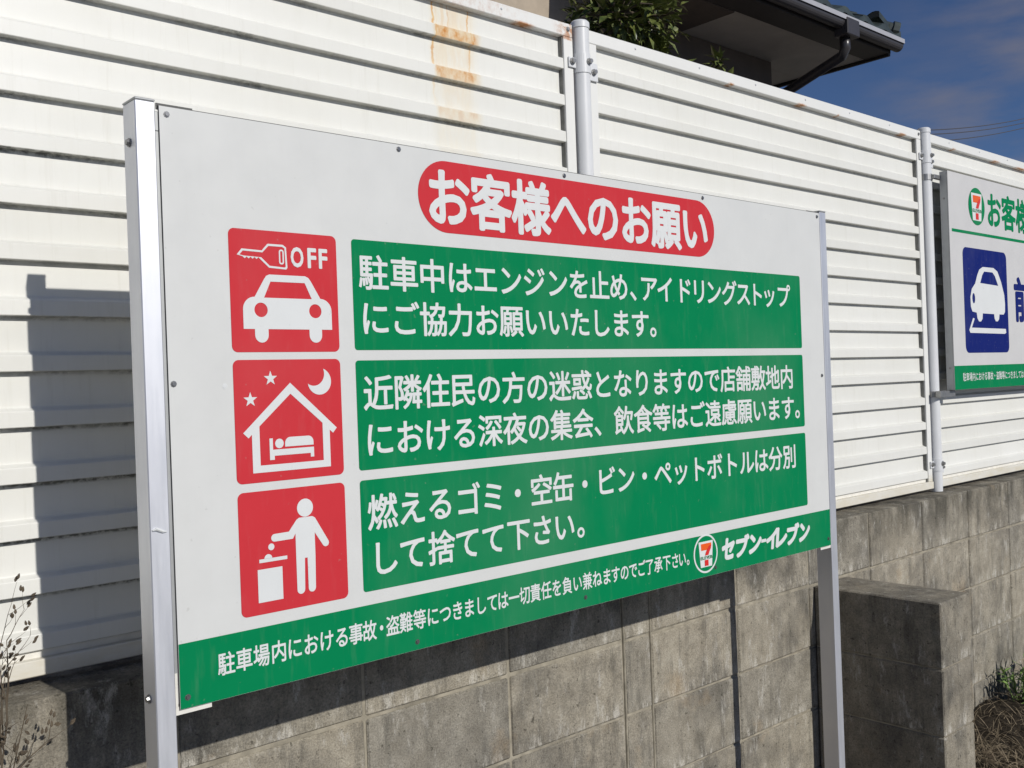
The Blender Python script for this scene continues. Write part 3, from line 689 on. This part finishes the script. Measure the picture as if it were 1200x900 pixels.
# roof: wavy tiled slopes with separately built eave tiles and hip caps
pt = .42
RY0 = EY - .03; RX1 = EX + .04; tz = EZ + .085
def slope_pt(x, y): return tz + pt * min(y - RY0, RX1 - x)
bm = bmesh.new(); nx = 90; ny = 26; x0 = 3.6
grid = {}
for j in range(ny + 1):
    for i in range(nx + 1):
        x = x0 + (RX1 - x0) * i / nx; y = RY0 + .02 + (6.2 - RY0) * j / ny
        z = slope_pt(x, y) + .016 * math.sin(2 * PI * (x if y - RY0 < RX1 - x else y) / .26) - .012 * ((j % 2))
        grid[i, j] = bm.verts.new((x, y, z))
for j in range(ny):
    for i in range(nx): bm.faces.new((grid[i, j], grid[i + 1, j], grid[i + 1, j + 1], grid[i, j + 1]))
bmesh.ops.solidify(bm, geom=bm.faces[:], thickness=.02)
rf = mesh('roof', bm, M_TILE, house)
tm = None
def tile_mesh():
    bm = bmesh.new(); n = 10; w = .26; top = []; bot = []
    P = [(-w / 2 + w * i / n, .022 * math.sin(2 * PI * (i / n) + .6)) for i in range(n + 1)]
    fr = [bm.verts.new((x, 0, z + .012)) for x, z in P] + [bm.verts.new((x, 0, z - .030)) for x, z in P[::-1]]
    bk = [bm.verts.new((v.co.x, .26, v.co.z + .26 * pt)) for v in fr]
    N = len(fr)
    for i in range(N): bm.faces.new((fr[i], fr[(i + 1) % N], bk[(i + 1) % N], bk[i]))
    bm.faces.new(fr[::-1]); bm.faces.new(bk)
    bmesh.ops.recalc_face_normals(bm, faces=bm.faces)
    me = bpy.data.meshes.new('roof_tile'); bm.to_mesh(me); bm.free(); me.materials.append(M_TILE); return me
tm = tile_mesh()
for k in range(9):
    o = link('roof_tile', tm, rf, (RX1 - .16 - .258 * k, RY0 - .01, tz + .022 + random.uniform(-.004, .004))); o.rotation_euler = (random.uniform(-.02, .02), random.uniform(-.02, .02), 0)
for k in range(12):
    o = link('roof_tile', tm, rf, (RX1 + .01, RY0 + .16 + .258 * k, tz + .022)); o.rotation_euler = (0, 0, PI / 2)
for k in range(7):
    a = Vector((RX1 - .02 - .21 * k, RY0 + .02 + .21 * k, 0)); a.z = slope_pt(a.x, a.y) + .05
    b = a + Vector((-.24, .24, .24 * pt + .008)); bm = bmesh.new(); tube(bm, [a, a + (b - a) * .12, a + (b - a) * .13, b], [.062, .062, .05, .05], 12)
    mesh('hip_tile', bm, M_TILE, rf, a)

# ------------------------------------------------------------------ vegetation
def mat_leaf(name, a, b, rough=.35, trans=.0):
    k = NT(name, rough, 0, .4); p = k.pos(); n = k.noise(p, 30, 3, .5)
    k.col(k.ramp(n, [(.3, a), (.7, b)])); return k.m
M_LEAF = mat_leaf('glossy_shrub_leaf', (.035, .060, .014), (.17, .19, .05), .42)
M_WEED = mat_leaf('green_weed_leaf', (.13, .23, .05), (.27, .40, .12), .5)
M_DRY = mat_leaf('dry_grass', (.11, .082, .05), (.36, .29, .19), .8)
M_STALK = mat_leaf('dead_weed_stalk', (.06, .045, .030), (.14, .11, .075), .9)
M_BARK = simple('shrub_bark', (.12, .095, .07), .9, 0, .3, 20, .2, .004)
def leaf(bm, p, d, up, L, w):
    d = d.normalized(); s = d.cross(up)
    if s.length < 1e-3: s = Vector((1, 0, 0))
    s.normalize(); n = s.cross(d)
    a = bm.verts.new(p); m1 = bm.verts.new(p + d * L * .42 + s * w * .5 + n * w * .12); m2 = bm.verts.new(p + d * L * .42 - s * w * .5 + n * w * .12); c = bm.verts.new(p + d * L * .46 - n * w * .05); t = bm.verts.new(p + d * L - n * L * .12)
    bm.faces.new((a, m1, c)); bm.faces.new((a, c, m2)); bm.faces.new((m1, t, c)); bm.faces.new((c, t, m2))
def rv(): return Vector((random.gauss(0, 1), random.gauss(0, 1), random.gauss(0, 1))).normalized()
def shrub(label, base, tips, n_leaf, spread, trunk_r):
    t = thing('shrub', label, 'shrub', base)
    bw_ = bmesh.new(); bl = bmesh.new(); base = Vector(base)
    for tip, sp in tips:
        tip = Vector(tip); mid = base.lerp(tip, .5) + Vector((random.uniform(-.1, .1), random.uniform(-.1, .1), 0))
        tube(bw_, [base + Vector((random.uniform(-.02, .02), random.uniform(-.02, .02), 0)), mid, tip], [trunk_r, trunk_r * .7, trunk_r * .25], 7)
        for j in range(int(n_leaf * sp)):
            d = rv(); r = spread * sp * random.random() ** .45; q = tip + Vector((d.x * r, d.y * r, d.z * r * .9))
            if q.y < .52: q.y = .52 + random.random() * .05
            if random.random() < .06:
                tube(bw_, [tip.lerp(q, .1), tip.lerp(q, .6) + rv() * .02, q], [.006, .004, .002], 4)
                for m in range(6): leaf(bl, tip.lerp(q, random.uniform(.5, 1.05)), rv() + d * .7, Vector((0, -.3, 1)), random.uniform(.05, .075), random.uniform(.025, .036))
            leaf(bl, q, (d + rv() * .8 + Vector((0, -.2, -.1))), Vector((0, -.4, 1)) + rv() * .4, random.uniform(.045, .075), random.uniform(.024, .038))
    mesh('trunk', bw_, M_BARK, t)
    f = mesh('foliage', bl, M_LEAF, t); f['kind'] = 'stuff'
shrub('dense glossy leaved evergreen shrub rising behind the fence left of the dark house', (2.25, 1.05, -.06),
      [((2.19, 1.0, 1.84), .85), ((2.33, 1.08, 2.12), 1.0), ((2.43, 1.05, 1.9), .6), ((2.27, 1.15, 2.5), 1.1), ((2.45, 1.15, 2.42), .8), ((2.39, 1.1, 1.7), .6), ((2.29, 1.0, 1.5), 1.0)], 400, .25, .035)
shrub('small leafy shoot poking just above the white fence below the dark house eave', (2.80, 1.02, -.06), [((2.80, 1.0, 1.765), .16), ((2.77, 1.02, 1.70), .2), ((2.84, 1.0, 1.70), .2)], 70, .22, .008)

# dead weed at far left
t = thing('dead_weed', 'dry brown dead weed with seed heads in front of the fence at far left', 'weed', (-.21, .24, -1.0))
bm = bmesh.new()
def branch(bm, p, d, L, r, depth):
    pts = [p]; q = p.copy(); dd = d.normalized()
    for i in range(4):
        dd = (dd + rv() * .16 + Vector((0, 0, .05))).normalized(); q = q + dd * L / 4; pts.append(q.copy())
    tube(bm, pts, [r * (1 - .16 * i) for i in range(5)], 5)
    if depth > 0:
        for i in range(1, 5):
            for k in range(random.choice((0, 1, 1))):
                b = pts[i]; branch(bm, b, dd * .6 + rv() * .8 + Vector((0, -.05, .35)), L * random.uniform(.28, .5), r * .55, depth - 1)
    else:
        for _ in range(2):
            c = pts[-1] + rv() * .004
            tube(bm, [c, c + dd * .003, c + dd * .007, c + dd * .010], [.0005, .0024, .0019, .0005], 5)
tube(bm, [(-.22, .24, -1.02), (-.22, .24, -.6), (-.205, .235, -.3), (-.192, .23, -.10)], [.0045, .004, .0035, .003], 6)
for (p, d, L) in (((-.195, .23, -.12), (.10, 0, 1), .20), ((-.19, .232, -.16), (.25, .0, 1), .16), ((-.19, .232, -.10), (-.1, .0, 1), .20), ((-.195, .235, -.2), (.45, -.05, .8), .10), ((-.19, .23, -.12), (.6, 0, .45), .09), ((-.19, .235, -.08), (.1, 0, 1), .14), ((-.185, .235, -.06), (.2, 0, 1), .12), ((-.205, .235, -.3), (.4, -.1, .7), .09), ((-.18, .235, -.03), (.05, 0, 1), .13)):
    branch(bm, Vector(p), Vector(d), L, .0015, 2)
mesh('stalk', bm, M_STALK, t)

# green weed and dry grass at the wall foot, right
t = thing('green_weed', 'green leafy weed growing through dry grass at the foot of the wall at lower right', 'weed', (3.58, .16, -1.0))
bm = bmesh.new(); bs = bmesh.new()
for i in range(46):
    b = Vector((3.70 + random.uniform(-.09, .2), .16 + random.uniform(-.06, .08), -1.0)); d = Vector((random.uniform(-.45, .5), random.uniform(-.4, .3), 1)).normalized(); L = random.uniform(.16, .30)
    tip = b + d * L; tube(bs, [b, b.lerp(tip, .5), tip], [.0025, .002, .001], 5)
    for k in range(12):
        f = .3 + .7 * k / 12; leaf(bm, b.lerp(tip, f), d * .7 + rv() * .8, Vector((0, 0, 1)), random.uniform(.045, .075), random.uniform(.011, .018))
mesh('stem', bs, M_WEED, t); f = mesh('foliage', bm, M_WEED, t); f['kind'] = 'stuff'
bm = bmesh.new()
def blade(bm, b, d, L, w, droop):
    s = Vector((-d.y, d.x, 0)); s = s.normalized() if s.length > 1e-3 else Vector((1, 0, 0)); s = (s + rv() * .4).normalized(); pr = None; q = b.copy(); dd = d.normalized()
    for i in range(6):
        ww = w * (1 - i / 6.5); a = bm.verts.new(q + s * ww); c = bm.verts.new(q - s * ww)
        if pr: bm.faces.new((pr[0], a, c, pr[1]))
        pr = (a, c); dd = (dd + Vector((0, 0, -droop))).normalized(); q = q + dd * L / 5
        if q.y > .322: q.y = .322
        if q.z < -1.0: q.z = -.998
for i in range(3600):
    x = 3.06 + 1.5 * random.random() ** 1.2; y = random.uniform(-.15, .31)
    hgt = .13 * math.exp(-((x - 3.62) / .42) ** 2) * (.5 + .5 * math.sin(9 * x + 5 * y)) + .02
    b = Vector((x, y, -1.0 + random.random() * max(0, hgt)))
    blade(bm, b, Vector((random.gauss(0, 1), random.gauss(0, 1), abs(random.gauss(0, .75)))), random.uniform(.05, .15), random.uniform(.0007, .0020), random.uniform(.1, .45))
for i in range(420):
    x = 3.05 + 1.5 * random.random(); b = Vector((x, .315, -1.0)); blade(bm, b, Vector((random.gauss(0, .5), -.15, 1)), random.uniform(.05, .14), .001, .15)
gr = mesh('dry_grass', bm, M_DRY); gr['kind'] = 'stuff'; gr['label'] = 'tangled dry straw coloured grass at the foot of the wall at lower right'; gr['category'] = 'grass'
bm = bmesh.new(); bmesh.ops.create_grid(bm, x_segments=50, y_segments=14, size=1)
for v in bm.verts:
    x = 3.05 + (v.co.x + 1) / 2 * 1.6; y = -.2 + (v.co.y + 1) / 2 * .525
    v.co = Vector((x, y, -1.01 + .12 * math.exp(-((x - 3.68) / .42) ** 2) * (.6 + .4 * math.sin(9 * x + 5 * y)) * min(1, (y + .2) / .25) + random.uniform(0, .012)))
o = mesh('soil_mound', bm, M_LITTER); o['kind'] = 'structure'

# power lines far off
M_CABLE = simple('power_cable', (.06, .06, .07), .6)
for k, (dz, dy, lab) in enumerate(((0, 0, 'thin overhead power cable crossing the sky at upper right, the highest one'), (-.33, -.2, 'thin overhead power cable just under the highest one at upper right'), (-.75, .3, 'thin overhead power cable, the lowest of those at upper right'))):
    a = Vector((48, 30 + dy, 14.0 + dz)); b = Vector((110, 30 + dy, 23.6 + dz * 1.6)); pts = []
    for i in range(25):
        f = i / 24; p = a.lerp(b, f); p.z = (17.0 + (p.x - 67.2) * .2 + .004 * (p.x - 67) * (p.x - 84) * .6) + dz; pts.append(p)
    bm = bmesh.new(); tube(bm, pts, .035, 6); o = mesh('power_cable', bm, M_CABLE); o['label'] = lab; o['category'] = 'cable'; o['group'] = 'overhead power cables'
